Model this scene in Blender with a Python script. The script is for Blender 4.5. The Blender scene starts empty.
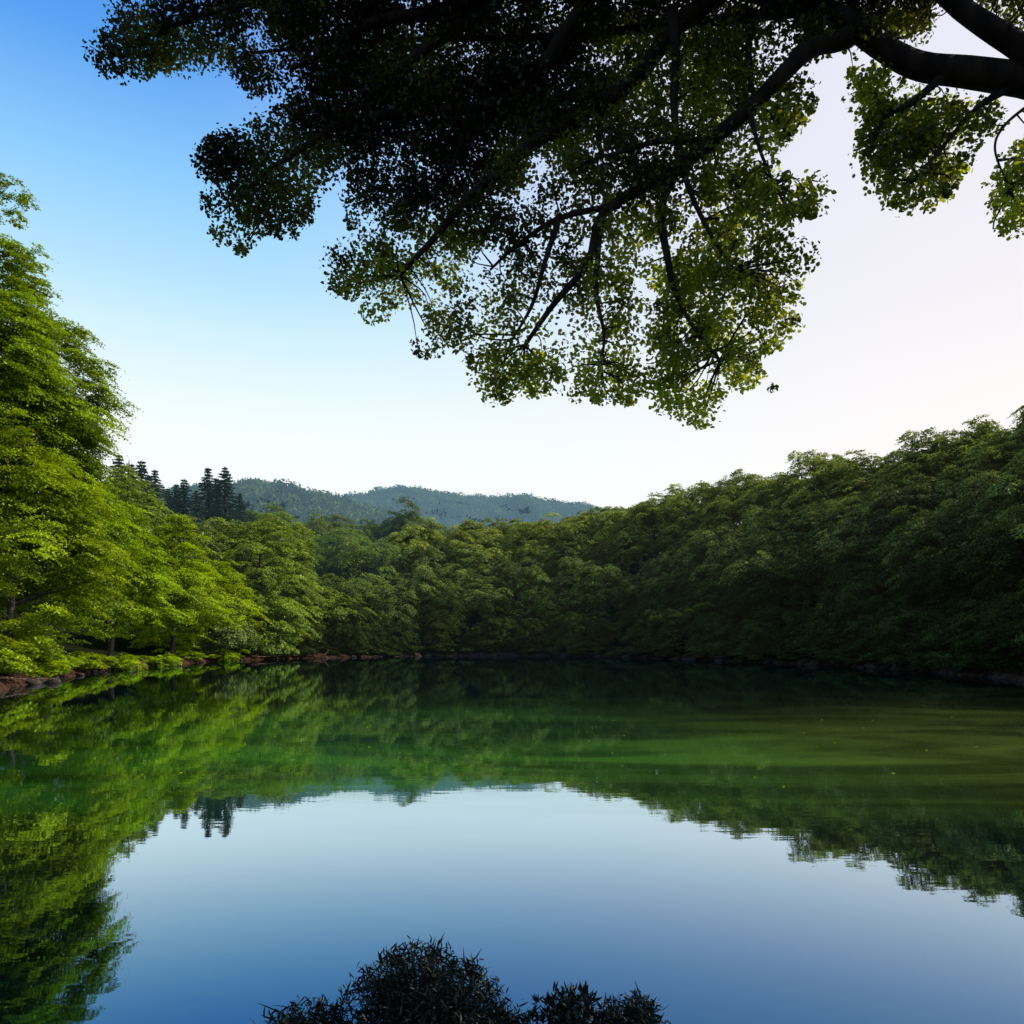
import bpy, math, random
import numpy as np
from mathutils import Vector
random.seed(7)
R = np.random.default_rng(11)
sc = bpy.context.scene
C = sc.collection
F, CX, HY, CAMZ = 800.0, 512.0, 640.0, 2.4      # focal in px, centre column, horizon row, eye height

def at(px, py, D):
    return np.array([(px-CX)/F*D, D, CAMZ+(HY-py)/F*D])

# ------------------------------------------------------------------ camera
cam_d = bpy.data.cameras.new('camera'); cam = bpy.data.objects.new('camera', cam_d); C.objects.link(cam)
cam.location = (0, 0, CAMZ); cam.rotation_euler = (math.radians(90), 0, 0)
cam_d.sensor_width = 36; cam_d.lens = 36*F/1024; cam_d.shift_y = (HY-512)/1024
cam_d.clip_start = 0.05; cam_d.clip_end = 20000
sc.camera = cam
sc.render.resolution_x = sc.render.resolution_y = 1024
sc.view_settings.view_transform = 'Standard'; sc.view_settings.look = 'None'
sc.view_settings.exposure = 0; sc.view_settings.gamma = 1
cy = sc.cycles
cy.max_bounces = 8; cy.diffuse_bounces = 3; cy.transmission_bounces = 4; cy.glossy_bounces = 3
cy.use_denoising = True
cy.sample_clamp_indirect = 4

# ------------------------------------------------------------------ light
SUN_AZ, SUN_EL = 84.0, 40.0           # degrees to the right of the view direction, and up
az, el = math.radians(SUN_AZ), math.radians(SUN_EL)
sd = Vector((math.sin(az)*math.cos(el), math.cos(az)*math.cos(el), math.sin(el)))
sl = bpy.data.lights.new('sun', 'SUN'); sl.energy = 5.0; sl.angle = math.radians(0.5); sl.color = (1.0, 0.93, 0.78)
so = bpy.data.objects.new('sun', sl); C.objects.link(so)
so.rotation_euler = sd.to_track_quat('Z', 'Y').to_euler(); so.location = (40, 20, 60)

def nnew(nt, typ, **kw):
    n = nt.nodes.new(typ)
    for k, v in kw.items(): setattr(n, k, v)
    return n
def math_n(nt, op, a, b=None, c=None, clamp=False):
    n = nt.nodes.new('ShaderNodeMath'); n.operation = op; n.use_clamp = clamp
    for i, v in enumerate((a, b, c)):
        if v is None: continue
        if hasattr(v, 'is_linked'): nt.links.new(v, n.inputs[i])
        else: n.inputs[i].default_value = v
    return n.outputs[0]
def mixc(nt, fac, a, b, blend='MIX'):
    n = nt.nodes.new('ShaderNodeMix'); n.data_type = 'RGBA'; n.blend_type = blend
    for s, v in ((n.inputs[0], fac), (n.inputs[6], a), (n.inputs[7], b)):
        if hasattr(v, 'is_linked'): nt.links.new(v, s)
        elif isinstance(v, (int, float)): s.default_value = v
        else: s.default_value = (*v, 1)
    return n.outputs[2]
def smooth(nt, v, lo, hi, a=0.0, b=1.0):
    n = nt.nodes.new('ShaderNodeMapRange'); n.interpolation_type = 'SMOOTHSTEP'
    nt.links.new(v, n.inputs[0])
    for i, x in enumerate((lo, hi, a, b)): n.inputs[i+1].default_value = x
    return n.outputs[0]

world = bpy.data.worlds.new('World'); sc.world = world; world.use_nodes = True
nt = world.node_tree; nt.nodes.clear()
out = nt.nodes.new('ShaderNodeOutputWorld'); bg = nt.nodes.new('ShaderNodeBackground')
nt.links.new(bg.outputs[0], out.inputs[0])
sky = nt.nodes.new('ShaderNodeTexSky'); sky.sky_type = 'NISHITA'; sky.sun_disc = False
sky.sun_elevation = el; sky.sun_rotation = az
sky.air_density = 1.3; sky.dust_density = 0.6; sky.ozone_density = 3.0; sky.altitude = 0
tc = nt.nodes.new('ShaderNodeTexCoord'); sx = nt.nodes.new('ShaderNodeSeparateXYZ')
nt.links.new(tc.outputs['Generated'], sx.inputs[0])
X, Y, Z = sx.outputs
hs = nnew(nt, 'ShaderNodeHueSaturation'); hs.inputs['Saturation'].default_value = 1.25
hs.inputs['Value'].default_value = 1.0
nt.links.new(sky.outputs[0], hs.inputs['Color'])
# thin bright haze low over the horizon, pale lavender haze veil on the sun's side
ramp = nt.nodes.new('ShaderNodeValToRGB'); cr_ = ramp.color_ramp
nt.links.new(math_n(nt, 'MAXIMUM', Z, 0.0), ramp.inputs[0])
stops = [(0.12, (0.98, 1.04, 1.02)), (0.24, (0.90, 1.03, 1.04)), (0.34, (0.66, 0.95, 1.06)), (0.46, (0.33, 0.70, 1.09)), (0.56, (0.11, 0.39, 0.97)), (0.75, (0.03, 0.15, 0.6))]
cr_.elements[0].position, cr_.elements[0].color = stops[0][0], (*stops[0][1], 1)
cr_.elements[1].position, cr_.elements[1].color = stops[-1][0], (*stops[-1][1], 1)
for p_, c_ in stops[1:-1]:
    e_ = cr_.elements.new(p_); e_.color = (*c_, 1)
rs_ = nnew(nt, 'ShaderNodeVectorMath', operation='SCALE'); nt.links.new(ramp.outputs[0], rs_.inputs[0]); rs_.inputs['Scale'].default_value = 10.0
dt = nnew(nt, 'ShaderNodeVectorMath', operation='DOT_PRODUCT'); nt.links.new(tc.outputs['Generated'], dt.inputs[0]); dt.inputs[1].default_value = sd
c1 = mixc(nt, 0.9, hs.outputs[0], rs_.outputs[0])
dt.inputs[1].default_value = (0.772, 0.41, 0.485); veil = smooth(nt, dt.outputs['Value'], 0.30, 0.86)
c2 = mixc(nt, math_n(nt, 'MULTIPLY', veil, 0.88), c1, (8.9, 8.6, 9.5))
glowf = math_n(nt, 'MULTIPLY', smooth(nt, X, 0.0, 0.55), math_n(nt, 'EXPONENT', math_n(nt, 'MULTIPLY', math_n(nt, 'MAXIMUM', Z, 0.0), -3.2)))
c3 = mixc(nt, math_n(nt, 'MULTIPLY', smooth(nt, Z, 0.40, 0.15), 0.85), c2, (9.9, 10.3, 10.4))
c3 = mixc(nt, glowf, c3, (10.6, 9.7, 9.1))
nt.links.new(c3, bg.inputs[0]); bg.inputs[1].default_value = 0.1

# ------------------------------------------------------------------ materials
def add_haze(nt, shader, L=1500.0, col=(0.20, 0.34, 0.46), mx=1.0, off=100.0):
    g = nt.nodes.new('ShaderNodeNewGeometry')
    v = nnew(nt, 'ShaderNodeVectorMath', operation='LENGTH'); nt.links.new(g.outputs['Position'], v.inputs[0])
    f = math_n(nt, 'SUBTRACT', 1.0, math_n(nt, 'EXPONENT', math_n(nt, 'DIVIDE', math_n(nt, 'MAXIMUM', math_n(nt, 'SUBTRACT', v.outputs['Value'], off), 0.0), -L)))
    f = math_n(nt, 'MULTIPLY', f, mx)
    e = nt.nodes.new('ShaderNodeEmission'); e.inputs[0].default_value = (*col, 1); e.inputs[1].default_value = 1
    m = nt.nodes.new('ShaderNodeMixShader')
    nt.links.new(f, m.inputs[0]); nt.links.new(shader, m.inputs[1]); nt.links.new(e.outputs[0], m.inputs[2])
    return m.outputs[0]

def leaf_mat(name, dark, light, trans, tfac=0.4, gloss=0.04, haze=None, vary=0.35, hue=0.02, tlow=0.6):
    m = bpy.data.materials.new(name); m.use_nodes = True; nt = m.node_tree; nt.nodes.clear()
    o = nt.nodes.new('ShaderNodeOutputMaterial')
    a = nt.nodes.new('ShaderNodeAttribute'); a.attribute_name = 'tint'
    oi = nt.nodes.new('ShaderNodeObjectInfo')
    base = mixc(nt, a.outputs['Fac'], dark, light)
    tr = mixc(nt, a.outputs['Fac'], tuple(x*tlow for x in trans), trans)
    def vary_c(c):
        h = nt.nodes.new('ShaderNodeHueSaturation'); nt.links.new(c, h.inputs['Color'])
        nt.links.new(math_n(nt, 'MULTIPLY_ADD', oi.outputs['Random'], hue*2, 0.5-hue), h.inputs['Hue'])
        r2 = math_n(nt, 'FRACT', math_n(nt, 'MULTIPLY', oi.outputs['Random'], 7.31))
        nt.links.new(math_n(nt, 'MULTIPLY_ADD', r2, vary*2, 1-vary), h.inputs['Value'])
        return h.outputs[0]
    base = vary_c(base); tr = vary_c(tr)
    d = nt.nodes.new('ShaderNodeBsdfDiffuse'); nt.links.new(base, d.inputs[0])
    t = nt.nodes.new('ShaderNodeBsdfTranslucent'); nt.links.new(tr, t.inputs[0])
    mx = nt.nodes.new('ShaderNodeMixShader'); mx.inputs[0].default_value = tfac
    nt.links.new(d.outputs[0], mx.inputs[1]); nt.links.new(t.outputs[0], mx.inputs[2])
    g = nt.nodes.new('ShaderNodeBsdfGlossy'); g.inputs['Roughness'].default_value = 0.42
    g.inputs[0].default_value = (0.9, 1, 0.9, 1)
    m2 = nt.nodes.new('ShaderNodeMixShader'); m2.inputs[0].default_value = gloss
    nt.links.new(mx.outputs[0], m2.inputs[1]); nt.links.new(g.outputs[0], m2.inputs[2])
    s = m2.outputs[0]
    if haze: s = add_haze(nt, s, **haze)
    nt.links.new(s, o.inputs[0])
    return m

def bark_mat(name, c1, c2, scale=8.0, bump=0.6, haze=None):
    m = bpy.data.materials.new(name); m.use_nodes = True; nt = m.node_tree
    b = nt.nodes['Principled BSDF']; b.inputs['Roughness'].default_value = 0.9
    b.inputs['Specular IOR Level'].default_value = 0.2
    tcn = nt.nodes.new('ShaderNodeTexCoord'); mp = nt.nodes.new('ShaderNodeMapping')
    mp.inputs['Scale'].default_value = (1, 1, 0.25)
    nt.links.new(tcn.outputs['Object'], mp.inputs[0])
    n = nt.nodes.new('ShaderNodeTexNoise'); n.inputs['Scale'].default_value = scale; n.inputs['Detail'].default_value = 8
    nt.links.new(mp.outputs[0], n.inputs[0])
    nt.links.new(mixc(nt, smooth(nt, n.outputs[0], 0.35, 0.65), c1, c2), b.inputs['Base Color'])
    bp = nt.nodes.new('ShaderNodeBump'); bp.inputs['Strength'].default_value = bump; bp.inputs['Distance'].default_value = 0.04
    nt.links.new(n.outputs[0], bp.inputs['Height']); nt.links.new(bp.outputs[0], b.inputs['Normal'])
    if haze: nt.links.new(add_haze(nt, b.outputs[0], **haze), nt.nodes['Material Output'].inputs[0])
    return m

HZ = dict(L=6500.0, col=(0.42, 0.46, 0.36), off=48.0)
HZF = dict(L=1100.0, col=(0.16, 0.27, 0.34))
M = {}
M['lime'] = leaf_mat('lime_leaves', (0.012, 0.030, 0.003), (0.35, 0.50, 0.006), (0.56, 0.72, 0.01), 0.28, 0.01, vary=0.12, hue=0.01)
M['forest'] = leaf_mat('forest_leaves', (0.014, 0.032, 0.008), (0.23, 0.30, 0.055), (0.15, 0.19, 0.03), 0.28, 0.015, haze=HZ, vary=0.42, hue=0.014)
M['ridge'] = leaf_mat('sunlit_crest_leaves', (0.035, 0.06, 0.016), (0.46, 0.53, 0.09), (0.26, 0.30, 0.04), 0.30, 0.0, haze=HZ, vary=0.25, hue=0.010)  # brighter leaf copy: sunlight on the crest put into its colour
M['low'] = leaf_mat('shaded_leaves', (0.007, 0.017, 0.005), (0.055, 0.085, 0.020), (0.06, 0.10, 0.02), 0.2, 0.0, haze=HZ, vary=0.25, hue=0.015)  # darker leaf copy: shade along the lower shore put into its colour
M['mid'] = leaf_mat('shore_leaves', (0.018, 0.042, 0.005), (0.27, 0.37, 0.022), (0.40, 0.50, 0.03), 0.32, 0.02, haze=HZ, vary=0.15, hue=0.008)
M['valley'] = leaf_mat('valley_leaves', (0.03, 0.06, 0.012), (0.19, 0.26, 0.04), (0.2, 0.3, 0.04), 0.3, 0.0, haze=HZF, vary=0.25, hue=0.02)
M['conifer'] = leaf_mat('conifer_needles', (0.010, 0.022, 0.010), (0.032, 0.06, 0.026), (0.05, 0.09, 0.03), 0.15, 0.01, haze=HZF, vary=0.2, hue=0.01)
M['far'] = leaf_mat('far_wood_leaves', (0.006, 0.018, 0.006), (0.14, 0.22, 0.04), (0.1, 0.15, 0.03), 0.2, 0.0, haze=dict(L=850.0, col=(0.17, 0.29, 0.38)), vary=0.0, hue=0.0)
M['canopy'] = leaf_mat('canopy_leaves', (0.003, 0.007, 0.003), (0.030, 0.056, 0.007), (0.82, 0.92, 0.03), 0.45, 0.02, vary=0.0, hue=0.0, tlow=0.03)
M['shrub'] = leaf_mat('foreground_shrub_leaves', (0.002, 0.004, 0.005), (0.008, 0.012, 0.012), (0.02, 0.03, 0.01), 0.1, 0.01, vary=0.1, hue=0.0)
M['bark'] = bark_mat('dark_bark', (0.004, 0.003, 0.003), (0.018, 0.013, 0.010), 9)
M['trunk'] = bark_mat('forest_bark', (0.03, 0.024, 0.018), (0.09, 0.075, 0.06), 3)
M['dark_wood'] = bark_mat('shaded_driftwood', (0.012, 0.009, 0.008), (0.06, 0.045, 0.038), 6)
M['wood'] = bark_mat('driftwood', (0.10, 0.05, 0.03), (0.26, 0.15, 0.10), 6)
M['rock'] = bark_mat('shore_rock', (0.015, 0.012, 0.010), (0.08, 0.06, 0.05), 3, 1.0)

def ground_mat():
    m = bpy.data.materials.new('earth'); m.use_nodes = True; nt = m.node_tree
    b = nt.nodes['Principled BSDF']; b.inputs['Roughness'].default_value = 0.95; b.inputs['Specular IOR Level'].default_value = 0.0
    g = nt.nodes.new('ShaderNodeNewGeometry'); s = nt.nodes.new('ShaderNodeSeparateXYZ'); nt.links.new(g.outputs['Position'], s.inputs[0])
    n = nt.nodes.new('ShaderNodeTexNoise'); n.inputs['Scale'].default_value = 0.9; n.inputs['Detail'].default_value = 9; n.inputs['Roughness'].default_value = 0.65
    nt.links.new(g.outputs['Position'], n.inputs[0])
    n2 = nt.nodes.new('ShaderNodeTexNoise'); n2.inputs['Scale'].default_value = 6; n2.inputs['Detail'].default_value = 6
    nt.links.new(g.outputs['Position'], n2.inputs[0])
    soil_l = mixc(nt, smooth(nt, n.outputs[0], 0.35, 0.65), (0.014, 0.008, 0.005), (0.075, 0.038, 0.025))
    soil_r = mixc(nt, smooth(nt, n.outputs[0], 0.35, 0.65), (0.010, 0.008, 0.006), (0.075, 0.052, 0.040))
    soil = mixc(nt, smooth(nt, s.outputs[0], -26.0, -12.0), soil_l, soil_r)
    floor_ = mixc(nt, smooth(nt, n2.outputs[0], 0.4, 0.6), (0.006, 0.009, 0.003), (0.018, 0.02, 0.007))
    zz = math_n(nt, 'MULTIPLY_ADD', n.outputs[0], 0.5, s.outputs[2])
    col = mixc(nt, smooth(nt, zz, 0.55, 0.95), soil, floor_)
    nt.links.new(col, b.inputs['Base Color'])
    bp = nt.nodes.new('ShaderNodeBump'); bp.inputs['Strength'].default_value = 0.8; bp.inputs['Distance'].default_value = 0.15
    nt.links.new(n.outputs[0], bp.inputs['Height']); nt.links.new(bp.outputs[0], b.inputs['Normal'])
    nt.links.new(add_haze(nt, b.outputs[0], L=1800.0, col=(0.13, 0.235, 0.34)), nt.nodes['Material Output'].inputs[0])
    return m
M['ground'] = ground_mat()

def water_mat():
    m = bpy.data.materials.new('lake_water'); m.use_nodes = True; nt = m.node_tree; nt.nodes.clear()
    o = nt.nodes.new('ShaderNodeOutputMaterial')
    g = nt.nodes.new('ShaderNodeNewGeometry'); s = nt.nodes.new('ShaderNodeSeparateXYZ'); nt.links.new(g.outputs['Position'], s.inputs[0])
    def noise(scale, vec_scale, detail=3, rough=0.5, dist=0.0):
        mp = nt.nodes.new('ShaderNodeMapping'); mp.inputs['Scale'].default_value = vec_scale
        nt.links.new(g.outputs['Position'], mp.inputs[0])
        n = nt.nodes.new('ShaderNodeTexNoise'); n.inputs['Scale'].default_value = scale
        n.inputs['Detail'].default_value = detail; n.inputs['Roughness'].default_value = rough; n.inputs['Distortion'].default_value = dist
        nt.links.new(mp.outputs[0], n.inputs[0]); return n.outputs[0]
    # bloom of green algae drifting across the middle of the lake
    yw = math_n(nt, 'ADD', math_n(nt, 'DIVIDE', 1.0, math_n(nt, 'MAXIMUM', s.outputs[1], 1.0)), math_n(nt, 'MULTIPLY', math_n(nt, 'SUBTRACT', noise(1.0, (0.09, 0.12, 1), 3, 0.6, 0.4), 0.5), 0.03))
    band = math_n(nt, 'MULTIPLY', smooth(nt, yw, 0.022, 0.058), smooth(nt, yw, 0.106, 0.074))
    streak = noise(1.0, (0.075, 0.26, 1), 5, 0.6, 1.3)
    bloom = math_n(nt, 'MULTIPLY', math_n(nt, 'MULTIPLY', band, smooth(nt, s.outputs[0], -13.0, -6.0)), smooth(nt, streak, 0.34, 0.66, 0.35, 1.0))
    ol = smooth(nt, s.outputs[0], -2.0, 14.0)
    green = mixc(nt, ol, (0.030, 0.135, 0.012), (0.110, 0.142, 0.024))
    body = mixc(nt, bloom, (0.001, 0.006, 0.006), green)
    d = nt.nodes.new('ShaderNodeBsdfDiffuse'); nt.links.new(body, d.inputs[0])
    gl = nt.nodes.new('ShaderNodeBsdfGlossy'); gl.inputs['Roughness'].default_value = 0.015
    lw = nt.nodes.new('ShaderNodeLayerWeight'); lw.inputs[0].default_value = 0.5
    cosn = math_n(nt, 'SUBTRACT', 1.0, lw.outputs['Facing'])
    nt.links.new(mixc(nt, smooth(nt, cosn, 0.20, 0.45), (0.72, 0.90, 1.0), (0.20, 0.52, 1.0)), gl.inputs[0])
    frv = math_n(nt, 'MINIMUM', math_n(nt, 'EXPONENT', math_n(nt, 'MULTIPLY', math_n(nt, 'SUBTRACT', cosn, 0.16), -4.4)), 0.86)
    frv = math_n(nt, 'MULTIPLY', frv, math_n(nt, 'MULTIPLY_ADD', bloom, -0.38, 1.0))
    w1 = noise(1.0, (0.5, 1.6, 1), 3, 0.5); w2 = noise(1.0, (3.0, 9.0, 1), 2, 0.5)
    hgt = math_n(nt, 'MULTIPLY_ADD', w2, 0.12, w1)
    bp = nt.nodes.new('ShaderNodeBump'); bp.inputs['Strength'].default_value = 1.0; bp.inputs['Distance'].default_value = 0.0016
    nt.links.new(hgt, bp.inputs['Height'])
    nt.links.new(bp.outputs[0], gl.inputs['Normal'])
    mx = nt.nodes.new('ShaderNodeMixShader')
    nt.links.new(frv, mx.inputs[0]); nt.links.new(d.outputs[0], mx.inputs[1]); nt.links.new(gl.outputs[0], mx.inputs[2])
    nt.links.new(mx.outputs[0], o.inputs[0])
    return m
M['water'] = water_mat()

# ------------------------------------------------------------------ mesh helpers
def mesh_np(name, verts, faces_flat, sizes, mat, tint=None, smooth_=False):
    me = bpy.data.meshes.new(name)
    verts = np.asarray(verts, np.float32).reshape(-1, 3)
    me.vertices.add(len(verts)); me.vertices.foreach_set('co', verts.ravel())
    faces_flat = np.asarray(faces_flat, np.int32).ravel(); sizes = np.asarray(sizes, np.int32)
    me.loops.add(len(faces_flat)); me.loops.foreach_set('vertex_index', faces_flat)
    me.polygons.add(len(sizes))
    st = np.concatenate(([0], np.cumsum(sizes)[:-1])).astype(np.int32)
    me.polygons.foreach_set('loop_start', st); me.polygons.foreach_set('loop_total', sizes)
    if smooth_: me.polygons.foreach_set('use_smooth', np.ones(len(sizes), bool))
    if tint is not None:
        a = me.attributes.new('tint', 'FLOAT', 'FACE'); a.data.foreach_set('value', np.asarray(tint, np.float32))
    me.materials.append(mat); me.update(calc_edges=True); me.validate()
    return me

def norm(v): return v/(np.linalg.norm(v, axis=-1, keepdims=True)+1e-9)

RHOMB = np.array([[-.5, 0, 0], [0, -.5, .0], [.5, 0, 0], [0, .5, .0]])
LEAF6 = np.array([[-.5, 0, 0], [-.2, -.5, .12], [.22, -.42, .10], [.5, 0, 0], [.22, .42, .10], [-.2, .5, .12]])
def leaves(name, P, N, L, W, mat, tint, shape=RHOMB, T=None):
    """One flat leaf polygon for every point P, facing N."""
    n = len(P); N = norm(N)
    t = R.normal(size=(n, 3)) if T is None else T
    t = norm(t-(t*N).sum(1, keepdims=True)*N); b = np.cross(N, t)
    k = len(shape)
    V = (P[:, None, :] + shape[None, :, 0, None]*(t*L[:, None])[:, None, :]
         + shape[None, :, 1, None]*(b*W[:, None])[:, None, :] + shape[None, :, 2, None]*(N*W[:, None])[:, None, :])
    return mesh_np(name, V.reshape(-1, 3), np.arange(n*k), np.full(n, k), mat, tint)

def tube_np(pts, rads, sides=7):
    pts = np.asarray(pts, float); n = len(pts)
    tan = norm(np.gradient(pts, axis=0))
    ref = np.array([0, 0, 1.0]) if abs(tan[0][2]) < 0.9 else np.array([1.0, 0, 0])
    u = norm(np.cross(tan[0], ref)); V = []
    ang = np.arange(sides)/sides*2*np.pi
    for i in range(n):
        u = norm(u-np.dot(u, tan[i])*tan[i]); w = np.cross(tan[i], u)
        V.append(pts[i]+rads[i]*(np.cos(ang)[:, None]*u+np.sin(ang)[:, None]*w))
    V = np.concatenate(V); i = np.arange(n-1)[:, None]*sides; j = np.arange(sides)[None, :]; j2 = (j+1) % sides
    Q = np.stack([i+j, i+j2, i+sides+j2, i+sides+j], -1).reshape(-1, 4)
    return V, Q
class Tubes:
    def __init__(s): s.V = []; s.Q = []; s.n = 0
    def add(s, pts, rads, sides=7):
        V, Q = tube_np(pts, rads, sides); s.V.append(V); s.Q.append(Q+s.n); s.n += len(V)
    def mesh(s, name, mat):
        Q = np.concatenate(s.Q); return mesh_np(name, np.concatenate(s.V), Q, np.full(len(Q), 4), mat, smooth_=True)

def spline(pts, n):
    pts = np.asarray(pts, float); m = len(pts)
    if m < 3: return np.array([pts[0]+(pts[-1]-pts[0])*t for t in np.linspace(0, 1, n)])
    P = np.vstack([2*pts[0]-pts[1], pts, 2*pts[-1]-pts[-2]]); o = []
    for t in np.linspace(0, m-1-1e-6, n):
        i = int(t); f = t-i; a, b, c, d = P[i:i+4]
        o.append(0.5*((2*b)+(c-a)*f+(2*a-5*b+4*c-d)*f*f+(3*b-a-3*c+d)*f**3))
    return np.array(o)

def obj(name, me, parent=None, **props):
    o = bpy.data.objects.new(name, me); C.objects.link(o)
    if parent: o.parent = parent
    for k, v in props.items(): o[k] = v
    return o
def thing(name, label, cat, loc=(0, 0, 0), rz=0, group=None, scale=1.0):
    o = bpy.data.objects.new(name, None); C.objects.link(o); o.empty_display_size = 0.5
    o.location = loc; o.rotation_euler = (0, 0, rz)
    o.scale = (scale,)*3 if isinstance(scale, (int, float)) else scale
    o['label'] = label; o['category'] = cat
    if group: o['group'] = group
    return o
def copy_thing(name, proto_meshes, label, cat, loc, rz, group, scale):
    t = thing(name, label, cat, loc, rz, group, scale)
    for part, me in proto_meshes: obj(part, me, t)
    return t

# ------------------------------------------------------------------ terrain
def shore_px(px, py):
    D = CAMZ*F/(py-HY); return ((px-CX)/F*D, D)
vis = [shore_px(*p) for p in [(0, 690), (50, 679), (100, 672), (160, 665.5), (220, 661.5), (300, 658.6), (380, 657), (450, 656), (530, 656),
                              (600, 657), (680, 659.5), (760, 662.5), (850, 667), (940, 673), (1024, 681)]]
poly = [(-2, 3.35), (-6, 3.2), (-13, 5), (-20, 12), (-24, 24)] + vis + [(30, 36), (28, 24), (21, 15), (10.5, 10.5), (7.6, 8.2), (5.4, 5.6), (3.6, 3.7), (1, 3.3)]
PA = spline(poly+[poly[0]], 360)[:, :2] if False else None
pp = np.array(poly+[poly[0]]); pp3 = np.column_stack([pp, np.zeros(len(pp))])
PA = spline(pp3, 300)[:, :2]
PA[30:230] += np.column_stack([np.sin(np.arange(200)*1.7)+np.sin(np.arange(200)*.63+1), np.cos(np.arange(200)*1.13)+np.sin(np.arange(200)*.37)])*0.35
def lake_d(x, y):
    """Distance to the shoreline, positive on land."""
    x = np.asarray(x, float).ravel(); y = np.asarray(y, float).ravel()
    best = np.full(len(x), 1e9); ins = np.zeros(len(x), bool)
    for (x0, y0), (x1, y1) in zip(PA[:-1], PA[1:]):
        dx, dy = x1-x0, y1-y0; L2 = dx*dx+dy*dy+1e-12
        t = np.clip(((x-x0)*dx+(y-y0)*dy)/L2, 0, 1)
        best = np.minimum(best, (x-x0-t*dx)**2+(y-y0-t*dy)**2)
        c = ((y0 > y) != (y1 > y)); c &= x < (dx*(y-y0)/(dy+1e-12)+x0); ins ^= c
    d = np.sqrt(best); return np.where(ins, -d, d)
# ridge height and run-up by bearing (degrees right of the view direction)
def bear(px): return math.degrees(math.atan((px-CX)/F))
TB = [(-180, 1.5, 25), (-90, 2.5, 25), (-60, 6, 30), (bear(-60), 10, 40), (bear(0), 12, 45), (bear(100), 15, 60), (bear(170), 18, 70), (bear(230), 17, 70), (bear(270), 9, 60),
      (bear(320), 5, 60), (bear(360), 6.5, 40), (bear(385), 13, 36), (bear(420), 17.5, 34), (bear(500), 17.5, 32), (bear(600), 18.8, 31), (bear(700), 21.3, 31),
      (bear(800), 20.5, 30), (bear(900), 18.7, 29), (bear(1024), 19.5, 29), (45, 18, 30), (60, 13, 30), (80, 3, 20), (100, 1.5, 20), (180, 1.5, 25)]
TBa = np.array(TB)
def sstep(t): t = np.clip(t, 0, 1); return t*t*(3-2*t)
def vnoise(x, y, s, k=0):
    return (np.sin(x/s+1.3*k+np.sin(y/s*0.7+k))*np.cos(y/s*1.1+0.7*k)+0.5*np.sin(x/s*2.3+y/s*1.9+k))/1.5
def height(x, y, d=None):
    x = np.asarray(x, float).ravel(); y = np.asarray(y, float).ravel()
    if d is None: d = lake_d(x, y)
    th = np.degrees(np.arctan2(x, y)); r = np.hypot(x, y)
    G = np.interp(th, TBa[:, 0], TBa[:, 1]); S = np.interp(th, TBa[:, 0], TBa[:, 2])
    bank = 0.52*(1-np.exp(-np.maximum(d, 0)/0.35))*np.where(r < 12, 1.2, 1)
    t = np.clip(d/S, 0, 1.0)
    ridge = G*(0.55*t+0.45*sstep(t))
    ridge = ridge*(1-0.35*sstep((d-S)/60))
    far = (sstep((r-112)/70)*19+sstep((r-190)/90)*8)*sstep((y-60)/50)
    # far wooded hills
    xa = np.interp(x, [-420, -300, -190, -154, -138, -105, -60, 0, 80, 160], [60, 84, 97, 101, 96, 88, 74, 60, 40, 20])
    A = xa*np.exp(-((y-520)/110.0)**2)+(6*vnoise(x, y*0.5, 17, 2)+4*vnoise(x, y, 8, 4))*sstep((520-y)/60)
    xb = np.interp(x, [-700, -400, -306, -200, -160, -143, -109, -75, -30, 9, 60, 121, 200, 400, 700], [120, 140, 150, 152, 157, 160, 164, 158, 154, 152, 148, 138, 115, 95, 80])
    B = xb*np.exp(-((y-900)/190.0)**2)+(11*vnoise(x, y*0.4, 24, 5)+6*vnoise(x, y, 12, 7))*sstep((895-y)/80)
    h = bank+ridge+vnoise(x, y, 9)*0.5*sstep(d/14)
    h = np.maximum(np.maximum(h, far*0+h), np.where(d > 0, np.maximum(far, np.maximum(A, B)*sstep((r-200)/120)), -9))
    h += vnoise(x, y, 160, 3)*14*sstep((r-1200)/800)
    return np.where(d > 0, h, np.maximum(-3.0, d*0.45))
nth, nr = 900, 330
ths = np.concatenate([np.linspace(-40, 40, 560, endpoint=False), np.linspace(40, 320, 340, endpoint=False)])*np.pi/180
rs = np.concatenate([[0.0], 1.0*np.exp(np.linspace(0, math.log(6000), nr-1))])
TT, RR = np.meshgrid(ths, rs, indexing='ij')
gx, gy = (RR*np.sin(TT)).ravel(), (RR*np.cos(TT)).ravel()
gz = height(gx, gy)
ii = np.arange(nth)[:, None]; jj = np.arange(nr-1)[None, :]; i2 = (ii+1) % nth
Q = np.stack([ii*nr+jj, i2*nr+jj, i2*nr+jj+1, ii*nr+jj+1], -1).reshape(-1, 4)
me = mesh_np('terrain', np.column_stack([gx, gy, gz]), Q[:, ::-1], np.full(len(Q), 4), M['ground'], smooth_=True)
obj('terrain', me, kind='structure')
wx = np.array([(-60, 1, 0), (60, 1, 0), (60, 150, 0), (-60, 150, 0)], float)
obj('lake_water', mesh_np('lake_water', wx, [0, 1, 2, 3], [4], M['water']), kind='structure')
def hz(x, y): return float(height([x], [y])[0])

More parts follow.
